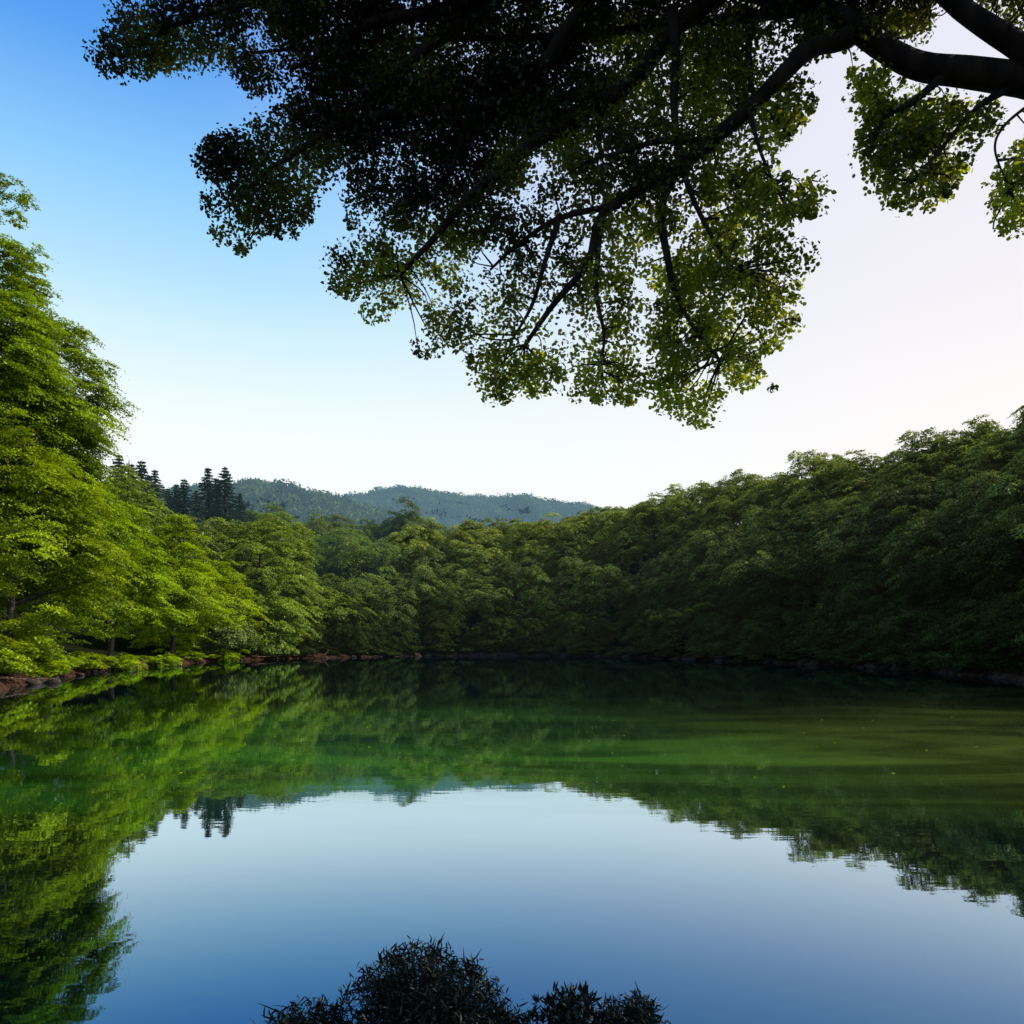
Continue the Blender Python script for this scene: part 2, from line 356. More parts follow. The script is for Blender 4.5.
# ------------------------------------------------------------------ tree crowns
def crown_points(env, npads, pad_r, per_pad, droop=0.35, flat=0.55, inner=0.45, leaf_up=0.55, low=-0.9):
    """env(u)->radius in direction u (unit, rows). Pads of foliage spread through the crown's outer volume."""
    u = norm(R.normal(size=(npads*3, 3))); u = u[u[:, 2] > low][:npads]; npads = len(u)
    rad = env(u)*(inner+(1-inner)*R.random(npads)**0.45)[:, None]
    c = u*rad
    pr = pad_r*(0.6+0.8*R.random(npads)); bright = R.random(npads)
    k = (per_pad*(pr/pad_r)**2).astype(int)+4
    idx = np.repeat(np.arange(npads), k); n = len(idx)
    # every pad is a handful of ragged sprays
    SD = norm(R.normal(size=(npads, 11, 3))); SD[:, :, 2] = np.abs(SD[:, :, 2])*np.where(R.random((npads, 11)) < 0.78, 1, -0.7)
    SR = R.uniform(0.45, 1.30, (npads, 11)); j = R.integers(0, 11, n)
    v = SD[idx, j]; q = v*SR[idx, j][:, None]+R.normal(size=(n, 3))*np.array([0.21, 0.21, 0.11])
    v = norm(v*0.6+R.normal(size=(n, 3))*0.4+np.array([0, 0, 0.35]))
    off = q*pr[idx][:, None]*np.array([1, 1, flat])
    out = u[idx]*np.array([1, 1, 0.0]); hd = (off*out).sum(1)
    off[:, 2] -= droop*(np.maximum(hd, -0.2*pr[idx])+0.35*(off[:, 0]**2+off[:, 1]**2)/pr[idx])
    P = c[idx]+off
    N = v*np.array([.7, .7, .9])+np.array([0, 0, leaf_up])+u[idx]*0.35+R.normal(size=(n, 3))*0.38
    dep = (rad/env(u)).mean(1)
    tint = np.clip(-0.18+0.48*bright[idx]+0.4*np.clip((dep[idx]-0.6)/0.4, 0, 1)+0.32*q[:, 2]+R.normal(size=n)*0.16, 0, 1)  # inner and lower leaves darker: shade of the hollows put into the tint
    return P, N, tint
def ellipsoid(a, b, c, lump=0.16, seed=0, pw=1.0):
    ph = np.random.default_rng(seed).random(8)*6.28
    def f(u):
        e = 1/np.sqrt((u[:, 0]/a)**2+(u[:, 1]/b)**2+(u[:, 2]/c)**2)
        l = np.sin(3*u[:, 0]+ph[0])*np.cos(4*u[:, 1]+ph[1])+np.sin(5*u[:, 2]+ph[2]+3*u[:, 0])*.8+np.sin(7*u[:, 1]+ph[3]-4*u[:, 2])*.6
        return (e*(1+lump*l))[:, None]
    return f
def broadleaf_proto(name, a, c, zc, mat, npads, pad_r, per_pad, leaf, seed, trunk_h=None, tr=0.16, **kw):
    P, N, t = crown_points(ellipsoid(a, a*(0.85+0.3*R.random()), c, 0.27, seed=seed), npads, pad_r, per_pad, **kw)
    P[:, 2] += zc
    keep = P[:, 2] > 0.1; P, N, t = P[keep], N[keep], t[keep]
    L = leaf*(0.6+0.8*R.random(len(P)))
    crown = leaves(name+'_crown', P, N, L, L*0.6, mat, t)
    T = Tubes(); h = zc+c*0.35
    bend = R.normal(size=(4, 2))*a*0.07; bend[0] = 0
    sp = spline([(bend[i][0], bend[i][1], -0.4+(h+0.4)*i/3) for i in range(4)], 10)
    T.add(sp, np.linspace(tr, tr*0.3, 10)*np.array([1.4]+[1]*9), 8)
    for i in range(9):
        s = sp[3+int(R.integers(0, 6))]; aa = R.random()*6.28; e = s+np.array([math.cos(aa), math.sin(aa), 0.25+0.5*R.random()])*a*(0.3+0.2*R.random())
        T.add(spline([s, (s+e)/2+np.array([0, 0, -0.1*a]), e], 6), np.linspace(tr*0.45, tr*0.08, 6), 5)
    return [('trunk', T.mesh(name+'_trunk', M['trunk'])), ('crown', crown)]

def set_mat(proto, mat, suffix):
    o = []
    for part, m in proto:
        if part == 'crown':
            m = m.copy(); m.name = m.name+suffix; m.materials[0] = mat
        o.append((part, m))
    return o
FP = [broadleaf_proto('forest%d' % i, 3.5+0.3*(i % 3), 2.7+0.25*(i % 4), 3.5, M['forest'], [105, 130, 90][i % 3], [1.0, 0.8, 1.15][i % 3], [300, 210, 380][i % 3], 0.22, i, droop=[0.55, 0.4, 0.6][i % 3], flat=[0.42, 0.6, 0.38][i % 3]) for i in range(8)]
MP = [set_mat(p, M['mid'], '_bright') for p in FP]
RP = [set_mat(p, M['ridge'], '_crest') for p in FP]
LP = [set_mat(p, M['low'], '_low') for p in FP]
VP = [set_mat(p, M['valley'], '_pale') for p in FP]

# --- wooded slope on the right, tree by tree
pts = []
cand = R.random((14000, 2))
for a_, b_ in cand:
    px = 345+a_*(1150-345); dd = 0.3+b_*38
    D = 30+R.random()*140
    x = (px-CX)/F*D; pts.append((x, D))
pts = np.array(pts); dl = lake_d(pts[:, 0], pts[:, 1])
thp = np.degrees(np.arctan2(pts[:, 0], pts[:, 1])); Sx = np.interp(thp, TBa[:, 0], TBa[:, 2])
ok = (dl > 1.3) & (dl < Sx+4) & (pts[:, 1] > 34)
pts, dl, Sx = pts[ok], dl[ok], Sx[ok]
order = np.argsort(R.random(len(pts))+(dl > 3)*2)
chosen = []
for i in order:
    x, y = pts[i]; rmin = 3.0 if dl[i] < 3 else 4.1
    if all((x-c[0])**2+(y-c[1])**2 > (rmin if dl[i] < 3 and c[2] < 3 else 4.1)**2 for c in chosen): chosen.append((x, y, dl[i], Sx[i]))
chosen.sort(key=lambda c: c[1])
chosen = chosen[:296]
print('slope trees', len(chosen))
rowtxt = {'shore': ('low dark tree overhanging the shore at the foot of the wooded slope', 'trees along the foot of the wooded slope'),
          'slope': ('dark green broadleaf tree packed in the shaded middle of the wooded slope', 'trees in the middle of the wooded slope'),
          'ridge': ('sun-rimmed broadleaf tree on the crest of the wooded slope against the pale sky', 'trees along the crest of the wooded slope')}
for i, (x, y, d, s) in enumerate(chosen):
    if d < 3.2: row, sc_ = 'shore', R.uniform(0.62, 0.85)
    elif d > s-5: row, sc_ = 'ridge', R.uniform(0.85, 1.25)
    else: row, sc_ = 'slope', R.uniform(0.8, 1.12)
    lab, grp = rowtxt[row]
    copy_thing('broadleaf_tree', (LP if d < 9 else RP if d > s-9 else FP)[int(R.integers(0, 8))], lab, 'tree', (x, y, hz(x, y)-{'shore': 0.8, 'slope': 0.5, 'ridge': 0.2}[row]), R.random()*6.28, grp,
               (sc_, sc_, sc_*R.uniform(0.85, 1.15)))

# --- left shore trees: (px, depth, top row, proto scale) by hand
def place(name, proto, px, D, top, w_px, label, cat='tree', group=None, base=None, natural_h=6.6, natural_r=3.6):
    x = (px-CX)/F*D; g = hz(x, D) if base is None else base
    H = CAMZ+(HY-top)/F*D-g; W = w_px/F*D
    return copy_thing(name, proto, label, cat, (x, D, g-0.15), R.random()*6.28, group, (W/natural_r, W/natural_r, H/natural_h))

def hero(name, px, D, top, hw_px, label, mat, npads, pad_r, per, leaf, seed, low_frac=0.04, cone=0.0, group=None):
    x = (px-CX)/F*D
    while lake_d([x], [D])[0] < 1.6: x -= 0.25 if D < 95 else 0.0; D += 0.0 if D < 95 else 0.4
    g = hz(x, D); H = CAMZ+(HY-top)/F*D-g; a = hw_px/F*D
    c = H*(1-low_frac)/2; zc = H*low_frac+c
    base = ellipsoid(a, a, c, 0.17, seed)
    def env(u):
        r = base(u)
        if cone:                                   # narrower towards the top
            k = 1-cone*np.clip((u[:, 2:3]*r/c), -0.4, 1)
            r = r*np.where(u[:, 2:3] < 0.97, np.sqrt(k**2*(1-u[:, 2:3]**2)+u[:, 2:3]**2), 1)
        return r
    P, N, t = crown_points(env, npads, pad_r, per, droop=0.42, flat=0.42, inner=0.6, low=-1)
    if cone > 0.24:                                # leader: a slim leafy top that keeps the crown in one piece
        P2, N2, t2 = crown_points(ellipsoid(a*0.5, a*0.5, c, 0.1, seed+1), 300, pad_r*0.8, int(per*0.7), droop=0.3, flat=0.6, inner=0.3, low=0.0)
        P = np.concatenate([P, P2]); N = np.concatenate([N, N2]); t = np.concatenate([t, t2])
    P[:, 2] += zc
    if cone:
        k = 1-cone*np.clip((P[:, 2]-zc)/c, -0.5, 1)[:, None]; P[:, :2] *= k
    keep = P[:, 2] > 0.15; P, N, t = P[keep], N[keep], t[keep]
    L = leaf*(0.6+0.8*R.random(len(P)))
    root = thing(name, label, 'tree', (x, D, g-0.1), 0, group)
    T = Tubes(); sp = spline([(0, 0, -0.5), (0.02*a, 0.05*a, H*0.3), (-0.04*a, 0, H*0.6), (0.03*a, 0.02, H*0.96)], 18)
    T.add(sp, 0.02*H*np.linspace(1, 0.08, 18)**0.9*np.array([1.3]+[1]*17), 10)
    for i in range(46):
        s = sp[int(R.integers(3, 17))]; f = s[2]/H; aa = R.random()*6.28
        rr = a*math.sqrt(max(0.02, 1-((s[2]-zc)/c)**2))*(1-cone*max(-.5, (s[2]-zc)/c))*0.62
        e = s+np.array([math.cos(aa)*rr, math.sin(aa)*rr, rr*R.uniform(0.1, 0.5)])
        T.add(spline([s, (s+e)/2+np.array([0, 0, 0.06*rr]), e], 7), np.linspace(0.006*H*(1.1-f), 0.02, 7), 5)
    obj('trunk', T.mesh('trunk', M['trunk']), root)
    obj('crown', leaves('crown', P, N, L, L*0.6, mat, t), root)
    return root
hero('tall_broadleaf_tree', -14, 50, 170, 100, 'tallest lime-green sunlit tree at the left edge, rising far above the rest', M['lime'], 800, 1.0, 420, 0.155, 21, cone=0.25)
hero('broadleaf_tree', 58, 53, 372, 62, 'sunlit lime-green tree right of the tallest left tree and half its height', M['lime'], 400, 0.95, 400, 0.155, 22, cone=0.22)
hero('broadleaf_tree', 15, 46, 425, 95, 'broad lime-green tree in front of the tallest left tree, boughs hanging to the bank', M['lime'], 380, 0.95, 400, 0.15, 23, cone=0.1)
hero('broadleaf_tree', 116, 67, 498, 48, 'smaller lime-green tree leaning over the left bank below the conifers', M['lime'], 240, 0.9, 360, 0.165, 24, cone=0.1)
hero('broadleaf_tree', 172, 83, 520, 44, 'bright green tree on the left bank with a rounded lit top beside the dark conifers', M['lime'], 330, 0.95, 300, 0.18, 25, cone=0.2)
hero('broadleaf_tree', 209, 93, 560, 40, 'small bright green tree reaching out furthest over the water from the left bank', M['lime'], 300, 1.0, 260, 0.19, 26)
hero('broadleaf_tree', 262, 108, 511, 58, 'large round yellow-green tree standing alone at the far left corner of the lake', M['mid'], 480, 1.0, 230, 0.23, 27)
hero('broadleaf_tree', 318, 116, 588, 46, 'low wide green tree below the round tree at the far corner, layered over the shore', M['mid'], 340, 0.95, 230, 0.23, 28)
hero('broadleaf_tree', 262, 100, 598, 40, 'small green tree at the foot of the round yellow-green tree, touching the shore', M['mid'], 150, 1.2, 200, 0.28, 29)
hero('broadleaf_tree', 222, 92, 590, 30, 'dark green tree filling the gap between the left bank trees and the round tree', M['forest'], 120, 1.1, 200, 0.27, 30)
hero('broadleaf_tree', 128, 95, 452, 36, 'hazy green tree rising behind the lime trees, left of the conifer tops', M['mid'], 200, 1.3, 220, 0.28, 31, cone=0.3)
hero('broadleaf_tree', 175, 100, 510, 45, 'dark green tree in front of the conifers, behind the bright bank trees', M['forest'], 150, 1.3, 200, 0.28, 32)
hero('broadleaf_tree', 215, 110, 520, 42, 'dark broad tree right under the pair of tall conifers', M['forest'], 150, 1.3, 200, 0.28, 33)

# --- low shrubs along the left bank
SH = [broadleaf_proto('bank_shrub%d' % i, 1.0, 0.75, 0.6, M['lime'], 30, 0.35, 260, 0.10, 60+i, tr=0.03) for i in range(3)]
SL = [set_mat(p, M['low'], '_low') for p in SH]
shr = [(8, 41.2, 1.75, 'rounded lime-green shrub at the water edge on the far left'), (60, 50, 1.1, 'small lime shrub on the bank under the broad left tree'),
       (96, 57, 1.2, 'leafy lime shrub under the second left tree, close to the water'), (135, 64, 1.3, 'low green shrub on the bank below the small leaning tree'),
       (175, 74, 1.3, 'low green shrub at the foot of the bright rounded bank tree'), (232, 90, 1.3, 'last low shrub on the left bank before the far corner')]
for i, (px, D, s, lab) in enumerate(shr):
    x = (px-CX)/F*D
    if lake_d([x], [D])[0] < 0.6: x -= 0.8
    copy_thing('bank_shrub', SH[i % 3], lab, 'shrub', (x, D, hz(x, D)-0.12), i*1.3, None, (s, s, s*0.95))

for k in range(16):
    j = int(R.integers(0, 1)); px = 30+k*23+R.uniform(-5, 5); D = float(np.interp(px, [0, 50, 100, 160, 220, 300, 380], [39.5, 50, 61, 76, 91, 105, 115]))
    x = (px-CX)/F*D
    for _ in range(40):
        dd = lake_d([x], [D])[0]
        if dd > 0.35: break
        x -= 0.15
    s = R.uniform(0.8, 1.25)*(1 if px < 200 else 1.3)
    copy_thing('bank_shrub', SH[k % 3] if px < 250 else SL[k % 3], 'leafy green shrub hanging over the brown edge of the left bank', 'shrub', (x, D, hz(x, D)-0.25), R.random()*6.28, 'shrubs along the left bank', (s*1.3, s*1.3, s*0.8))
for k in range(26):
    px = 385+k*29+R.uniform(-6, 6); D = float(np.interp(px, [380, 450, 530, 600, 680, 760, 850, 940, 1024, 1150], [114, 121, 121, 114, 99, 86, 72, 59, 48, 40]))
    x = (px-CX)/F*D
    for _ in range(60):
        if lake_d([x], [D])[0] > 0.3: break
        D += 0.15
    s = R.uniform(1.1, 1.9)
    copy_thing('bank_shrub', SL[k % 3], 'dark shrub drooping over the waterline below the wooded slope', 'shrub', (x, D, hz(x, D)-0.3), R.random()*6.28, 'shrubs along the shaded shore', (s*1.3, s*1.3, s*0.8))

# --- conifers
def conifer_proto(name, H, r0, seed):
    rg = np.random.default_rng(seed); P = []; N = []; tn = []; T = Tubes()
    T.add([(0, 0, -0.4), (0, 0, H*0.5), (0, 0, H)], [0.02*H, 0.012*H, 0.02], 7)
    z = H*0.06
    while z < H*0.985:
        f = z/H; rr = r0*(1-f)**0.86+0.05; nb = int(5+5*(1-f)); a0 = rg.random()*6.28
        for k in range(nb):
            a = a0+k*6.283/nb+rg.normal()*0.2; L = rr*(0.45+0.8*rg.random()); d = np.array([math.cos(a), math.sin(a), 0])
            m = int(16+110*L/r0)
            t = rg.random(m)**0.7
            p = np.array([0, 0, z])+d*(t*L)[:, None]+np.array([0, 0, 1])*(-0.32*t*L+0.12*t*t*L)[:, None]
            p += rg.normal(size=(m, 3))*np.array([.22, .22, .10])*(0.35+0.65*L/r0)
            P.append(p); N.append(np.array([0, 0, 1])+rg.normal(size=(m, 3))*0.6); tn.append(np.clip(0.2+0.6*t+rg.normal(size=m)*0.15, 0, 1))
            if L > 0.6: T.add([(0, 0, z), (0, 0, z)+d*L*0.5+np.array([0, 0, -.12*L]), (0, 0, z)+d*L*0.9+np.array([0, 0, -.2*L])], [0.05, 0.03, 0.01], 4)
        z += H*0.034*(1.2-0.5*f)+0.05
    P = np.concatenate(P); N = np.concatenate(N); tn = np.concatenate(tn); L = 0.5*(0.6+0.7*rg.random(len(P)))
    return [('trunk', T.mesh(name+'_trunk', M['trunk'])), ('crown', leaves(name+'_crown', P, N, L, L*0.35, M['conifer'], tn))]
CP = [conifer_proto('conifer%d' % i, 16, 5.2+0.5*i, 80+i) for i in range(3)]
con = [(119, 150, 457, 'tallest dark conifer, farthest left, close behind the lime trees'), (132, 155, 466, 'dark conifer second from the left with a ragged tip'),
       (148, 165, 478, 'dark conifer filling the gap behind the two tall left conifers'), (176, 160, 486, 'squat dark conifer left of the blunt-tipped one'), (216, 170, 480, 'dark conifer standing behind and between the close pair'), (142, 150, 463, 'tall dark conifer leftmost in the row above the lime trees'), (155, 158, 472, 'dark conifer close beside the leftmost tall conifer'),
       (126, 145, 480, 'shorter dark conifer half hidden behind the hazy green tree'), (184, 150, 481, 'single dark conifer in the middle of the row with a blunt tip'),
       (208, 160, 470, 'tall conifer on the left of the close pair above the round tree'), (225, 158, 469, 'tall conifer on the right of the close pair, last before the hills'),
       (168, 165, 490, 'low dark conifer in the dip between the taller ones'), (240, 165, 495, 'small dark conifer at the right foot of the close pair'), (196, 155, 492, 'narrow small conifer squeezed between the blunt one and the pair')]
for i, (px, D, top, lab) in enumerate(con):
    x = (px-CX)/F*D; g = hz(x, D); H = CAMZ+(HY-top)/F*D-g; s = H/16
    copy_thing('conifer_tree', CP[i % 3], lab, 'tree', (x, D, g), i*1.1, None, (max(s, .75)*1.2, max(s, .75)*1.2, s*1.04))

# --- pale trees up the valley
vt = []
for _ in range(2500):
    px = R.uniform(225, 408); D = R.uniform(122, 300); x = (px-CX)/F*D
    if (px < 262 and D < 175) or (px < 300 and D < 135) or (px > 385 and D < 165) : continue
    if all((x-a)**2+(D-b)**2 > (6.0 if D < 190 else 8.0)**2 for a, b in vt): vt.append((x, D))
vt = [v_ for v_, d_ in zip(vt, lake_d([v_[0] for v_ in vt], [v_[1] for v_ in vt])) if d_ > 4]
for x, D in vt:
    s = R.uniform(1.25, 1.6) if D < 190 else R.uniform(1.1, 1.7)
    copy_thing('broadleaf_tree', VP[int(R.integers(0, 8))], 'pale hazy tree on the valley side between the round tree and the distant hills', 'tree', (x, D, hz(x, D)-0.6), R.random()*6.28,
               'trees up the valley behind the lake', (s, s, s*R.uniform(0.9, 1.2)))
print('valley trees', len(vt))
# --- far wooded hills: one mass
def far_wood(name, x0, x1, y0, y1, n, cr, leaf, per, lab):
    x = R.uniform(x0, x1, n); y = R.uniform(y0, y1, n); z = height(x, y)
    r = cr*(0.6+0.8*R.random(n)); b = R.random(n)
    idx = np.repeat(np.arange(n), per); m = len(idx)
    v = norm(R.normal(size=(m, 3))); v[:, 2] = np.abs(v[:, 2])
    P = np.column_stack([x, y, z])[idx]+v*(r[idx]*(0.75+0.35*R.random(m)))[:, None]*np.array([1, 1, 0.95])
    N = v+R.normal(size=(m, 3))*0.35; L = leaf*(0.6+0.8*R.random(m))
    obj(name, leaves(name, P, N, L, L*0.8, M['far'], np.clip(-0.1+0.75*b[idx]+0.45*v[:, 2]*b[idx]+R.normal(size=m)*0.1, 0, 1)),
        kind='stuff', label=lab, category='wood')
far_wood('near_hill_woods', -330, 60, 300, 545, 4200, 5.5, 1.6, 75, 'dense green wood covering the nearer distant hill left of centre')
far_wood('far_hill_woods', -480, 330, 690, 925, 5600, 8.5, 2.4, 70, 'dense blue-hazed wood covering the farthest ridge at the skyline')

# ------------------------------------------------------------------ overhanging tree in front
tree = thing('overhanging_tree', 'huge dark tree whose leafy boughs hang across the top of the view over the water', 'tree', (0, 0, 0))
EXT = {}
def br(pts, w0, w1, n=22):
    """pts: (px, py, depth); w in px of half thickness"""
    P = spline([at(*p) for p in pts], n)
    D = P[:, 1]; w = np.linspace(w0, w1, n)*D/F
    return P, w
# trunk with a flared foot, on the bank to the right of the frame
base = np.array([7.6, 4.6, 0.55]); fork = np.array([5.2, 6.05, 6.55])
limb_in = at(1024, 84, 6.3)
tp = spline([base+(0.25, 0, -0.4), base+(0, 0, 0.6), (7.4, 4.8, 2.6), (6.7, 5.3, 4.8), fork], 26)
T = Tubes(); T.add(tp, np.concatenate([[0.75, 0.56, 0.48], np.linspace(0.44, 0.27, 23)]), 18)
for k in range(7):
    a = k*0.9; T.add(spline([base+(0, 0, 0.35), base+(0.55*math.cos(a), 0.55*math.sin(a), -0.02), base+(1.1*math.cos(a), 1.1*math.sin(a), -0.5)], 7), np.linspace(0.22, 0.07, 7), 8)
obj('trunk', T.mesh('overhanging_trunk', M['bark']), tree)
B = []
def addb(P, w): B.append((P, w)); return P
P0 = np.vstack([spline([fork-(-0.1, 0.03, 0.25), fork+(-0.5, 0.08, 0.02), limb_in], 6)[:-1],
                spline([at(1024, 80, 6.3), at(966, 72, 6.35), at(919, 66, 6.4), at(882, 47, 6.5), at(835, 14, 6.6), at(800, 3, 6.7), at(750, -8, 6.8), at(690, -14, 7.0), at(600, -20, 7.2), at(480, -12, 7.4), at(380, -16, 7.5)], 40)])
nP = len(P0); w = np.interp(np.arange(nP), [0, 5, 14, 22, nP-1], [0.20, 0.125, 0.10, 0.085, 0.02]); addb(P0, w)
addb(*br([(1130, 100, 6.0), (1060, 80, 6.1), (1024, 50, 6.2), (985, 25, 6.2), (947, -4, 6.3), (900, -60, 6.4), (850, -150, 6.6), (800, -260, 7.0)], 15, 5))
addb(*br([(850, 36, 6.55), (835, 42, 6.55), (806, 52, 6.5), (755, 103, 6.5), (703, 148, 6.6), (671, 174, 6.7), (605, 211, 6.8), (588, 262, 6.8), (553, 305, 6.9), (525, 345, 7.0)], 10.5, 2, 34))
addb(*br([(722, -8, 6.9), (675, 28, 7.0), (628, 85, 7.1), (544, 136, 7.2), (502, 169, 7.3), (464, 202, 7.3), (436, 236, 7.4), (400, 275, 7.5)], 10, 2.2, 30))
addb(*br([(600, -18, 7.2), (560, 40, 7.3), (530, 85, 7.4), (474, 108, 7.5), (408, 112, 7.6), (342, 122, 7.7), (314, 141, 7.7), (270, 170, 7.8), (230, 205, 7.9)], 8, 1.6, 30))
addb(*br([(520, -14, 7.4), (436, 12, 7.5), (385, 19, 7.6), (357, 30, 7.6), (333, 47, 7.7), (290, 70, 7.8)], 8, 1.8))
addb(*br([(500, 0, 7.4), (440, 40, 7.5), (408, 61, 7.5), (385, 84, 7.6), (347, 113, 7.7)], 6, 2.5))
addb(*br([(474, 108, 7.5), (462, 141, 7.5), (450, 172, 7.5), (430, 200, 7.5)], 4.5, 1.2))
addb(*br([(675, 172, 6.7), (661, 211, 6.7), (668, 260, 6.6), (674, 290, 6.6), (692, 325, 6.5), (720, 360, 6.5)], 5, 1.3))
addb(*br([(672, 10, 6.9), (676, 60, 6.8), (674, 108, 6.7), (684, 173, 6.6), (708, 230, 6.5), (735, 270, 6.4)], 5.5, 1.3))
addb(*br([(775, 0, 6.75), (751, 30, 6.7), (750, 70, 6.6), (757, 100, 6.5), (790, 135, 6.4)], 4.5, 1.5))
addb(*br([(703, 143, 6.6), (660, 141, 6.6), (628, 150, 6.6), (590, 160, 6.6)], 4, 1.2))
addb(*br([(620, 205, 6.8), (560, 218, 6.9), (516, 246, 7.0), (490, 270, 7.1)], 3.5, 1.2))
addb(*br([(560, 215, 6.9), (545, 262, 6.9), (532, 305, 7.0), (512, 340, 7.0)], 3.2, 1.2))
addb(*br([(600, 230, 6.8), (596, 290, 6.8), (604, 335, 6.8), (600, 370, 6.8)], 3, 1.0))
addb(*br([(745, 95, 6.5), (760, 150, 6.3), (775, 185, 6.2)], 2.6, 1.0))
addb(*br([(943, 76, 6.35), (915, 100, 6.3), (885, 118, 6.2), (870, 150, 6.2)], 4.5, 1.2))
addb(*br([(1010, 88, 6.3), (975, 110, 6.2), (940, 150, 6.1), (915, 180, 6.0)], 3.5, 1.0))
addb(*br([(1035, 100, 6.2), (1005, 125, 6.1), (995, 150, 6.0), (1010, 190, 6.0)], 1.7, 0.8))
addb(*br([(380, -16, 7.5), (300, -5, 7.7), (220, 10, 7.9), (150, 35, 8.0), (110, 55, 8.1)], 4, 1.3))
addb(*br([(880, 45, 6.45), (880, 20, 6.5), (900, -10, 6.6)], 3, 1.2))
# boughs above and behind, out of the frame
addb(*br([(1200, 20, 5.6), (1150, -150, 5.8), (1050, -300, 6.2), (900, -420, 6.6)], 18, 4))
addb(spline([fork, (6.3, 7.2, 8.0), (7.0, 8.5, 9.3), (7.4, 9.8, 10.0)], 18), np.linspace(0.18, 0.03, 18))
addb(spline([fork, (5.6, 4.8, 8.2), (5.4, 3.4, 9.4), (4.5, 1.6, 9.8)], 18), np.linspace(0.18, 0.03, 18))
addb(spline([P0[20], (1.6, 6.2, 8.2), (0.2, 6.0, 8.8), (-1.6, 6.2, 9.0), (-3, 6.5, 8.9)], 20), np.linspace(0.05, 0.015, 20))
addb(spline([P0[22], (0.6, 8.2, 8.6), (-1.2, 8.8, 9.0), (-3.0, 9.0, 9.0)], 20), np.linspace(0.05, 0.015, 20))
allP = np.concatenate([b[0] for b in B]); own = np.concatenate([[i]*len(b[0]) for i, b in enumerate(B)])

OUT1 = [(122, -60), (118, 0), (93, 45), (98, 90), (130, 84), (165, 74), (195, 72), (228, 66), (238, 90), (262, 96), (272, 112), (245, 124), (203, 138), (194, 165), (203, 215), (218, 258), (245, 258),
        (264, 236), (300, 242), (312, 215), (326, 186), (347, 195), (345, 238), (324, 258), (324, 292), (352, 298), (364, 333), (395, 312), (428, 300), (408, 335), (414, 365), (440, 357),
        (456, 348), (470, 366), (466, 402), (500, 402), (520, 393), (546, 407), (558, 378), (570, 402), (605, 404), (640, 407), (652, 392), (662, 420), (700, 431), (722, 417), (724, 385),
        (745, 390), (776, 408), (780, 386), (758, 360), (792, 345), (804, 320), (800, 300), (818, 270), (812, 238), (772, 230), (800, 224), (828, 208), (832, 185), (800, 176), (778, 163),
        (784, 145), (800, 135), (818, 118), (818, 92), (800, 72), (835, 50), (860, 60), (880, 40), (920, 45), (940, 10), (950, -60)]
OUT2 = [(842, 45), (848, 90), (862, 112), (853, 140), (866, 182), (886, 190), (895, 217), (938, 212), (955, 192), (975, 165), (992, 150), (1000, 120), (1000, 95), (960, 100), (925, 80), (890, 70)]
OUT3 = [(1060, 118), (1022, 130), (985, 186), (985, 210), (1000, 238), (1040, 232), (1060, 220)]
OUT4 = [(960, -40), (962, 2), (1000, 30), (1060, 50), (1060, -40)]
def inside(poly, x, y):
    p = np.array(poly); ins = np.zeros(len(x), bool); j = len(p)-1; best = np.full(len(x), 1e9)
    for i in range(len(p)):
        (x0, y0), (x1, y1) = p[j], p[i]
        c = ((y0 > y) != (y1 > y)); c &= x < ((x1-x0)*(y-y0)/((y1-y0)+1e-12)+x0); ins ^= c
        dx, dy = x1-x0, y1-y0; t = np.clip(((x-x0)*dx+(y-y0)*dy)/(dx*dx+dy*dy+1e-9), 0, 1)
        best = np.minimum(best, np.hypot(x-x0-t*dx, y-y0-t*dy)); j = i
    return np.where(ins, best, -best)
HOLES = [(250, 32, 10, 9), (268, 106, 14, 8), (545, 170, 20, 20), (640, 335, 9, 42), (500, 262, 12, 10), (470, 44, 7, 6), (900, 95, 14, 8), (612, 60, 7, 10), (530, 200, 12, 8),
         (735, 322, 8, 8), (648, 258, 8, 10), (780, 60, 10, 10), (590, 320, 7, 12), (560, 345, 7, 18), (860, 60, 8, 14), (690, 215, 7, 7), (395, 160, 8, 7), (960, 150, 12, 12), (430, 285, 7, 8)]
def density(x, y):
    d = np.full(len(x), 0.40)
    d += 0.62*np.exp(-(((x-470)/230)**2+((y-60)/110)**2))
    d += 0.05*np.exp(-(((x-620)/120)**2+((y-110)/110)**2))
    d += 0.15*np.exp(-(((x-720)/90)**2+((y-310)/110)**2))
    d += 0.22*(x > 842)
    d -= 0.14*np.exp(-(((x-520)/60)**2+((y-270)/60)**2))
    for hx, hy, a, b in HOLES: d *= 1-0.98*np.exp(-((((x-hx)/(a+9))**2+((y-hy)/(b+9))**2)**2))
    return d
cl = []
N1 = 7000
cx_ = R.uniform(80, 1070, N1); cy_ = R.uniform(-60, 440, N1)
e = np.maximum.reduce([inside(o, cx_, cy_) for o in (OUT1, OUT2, OUT3, OUT4)])
rad = np.clip(R.uniform(10, 26, N1), 0, None)
use = (e > rad*0.55) & (R.random(N1) < density(cx_, cy_))
for x, y, r in zip(cx_[use], cy_[use], rad[use]): cl.append((x, y, r))
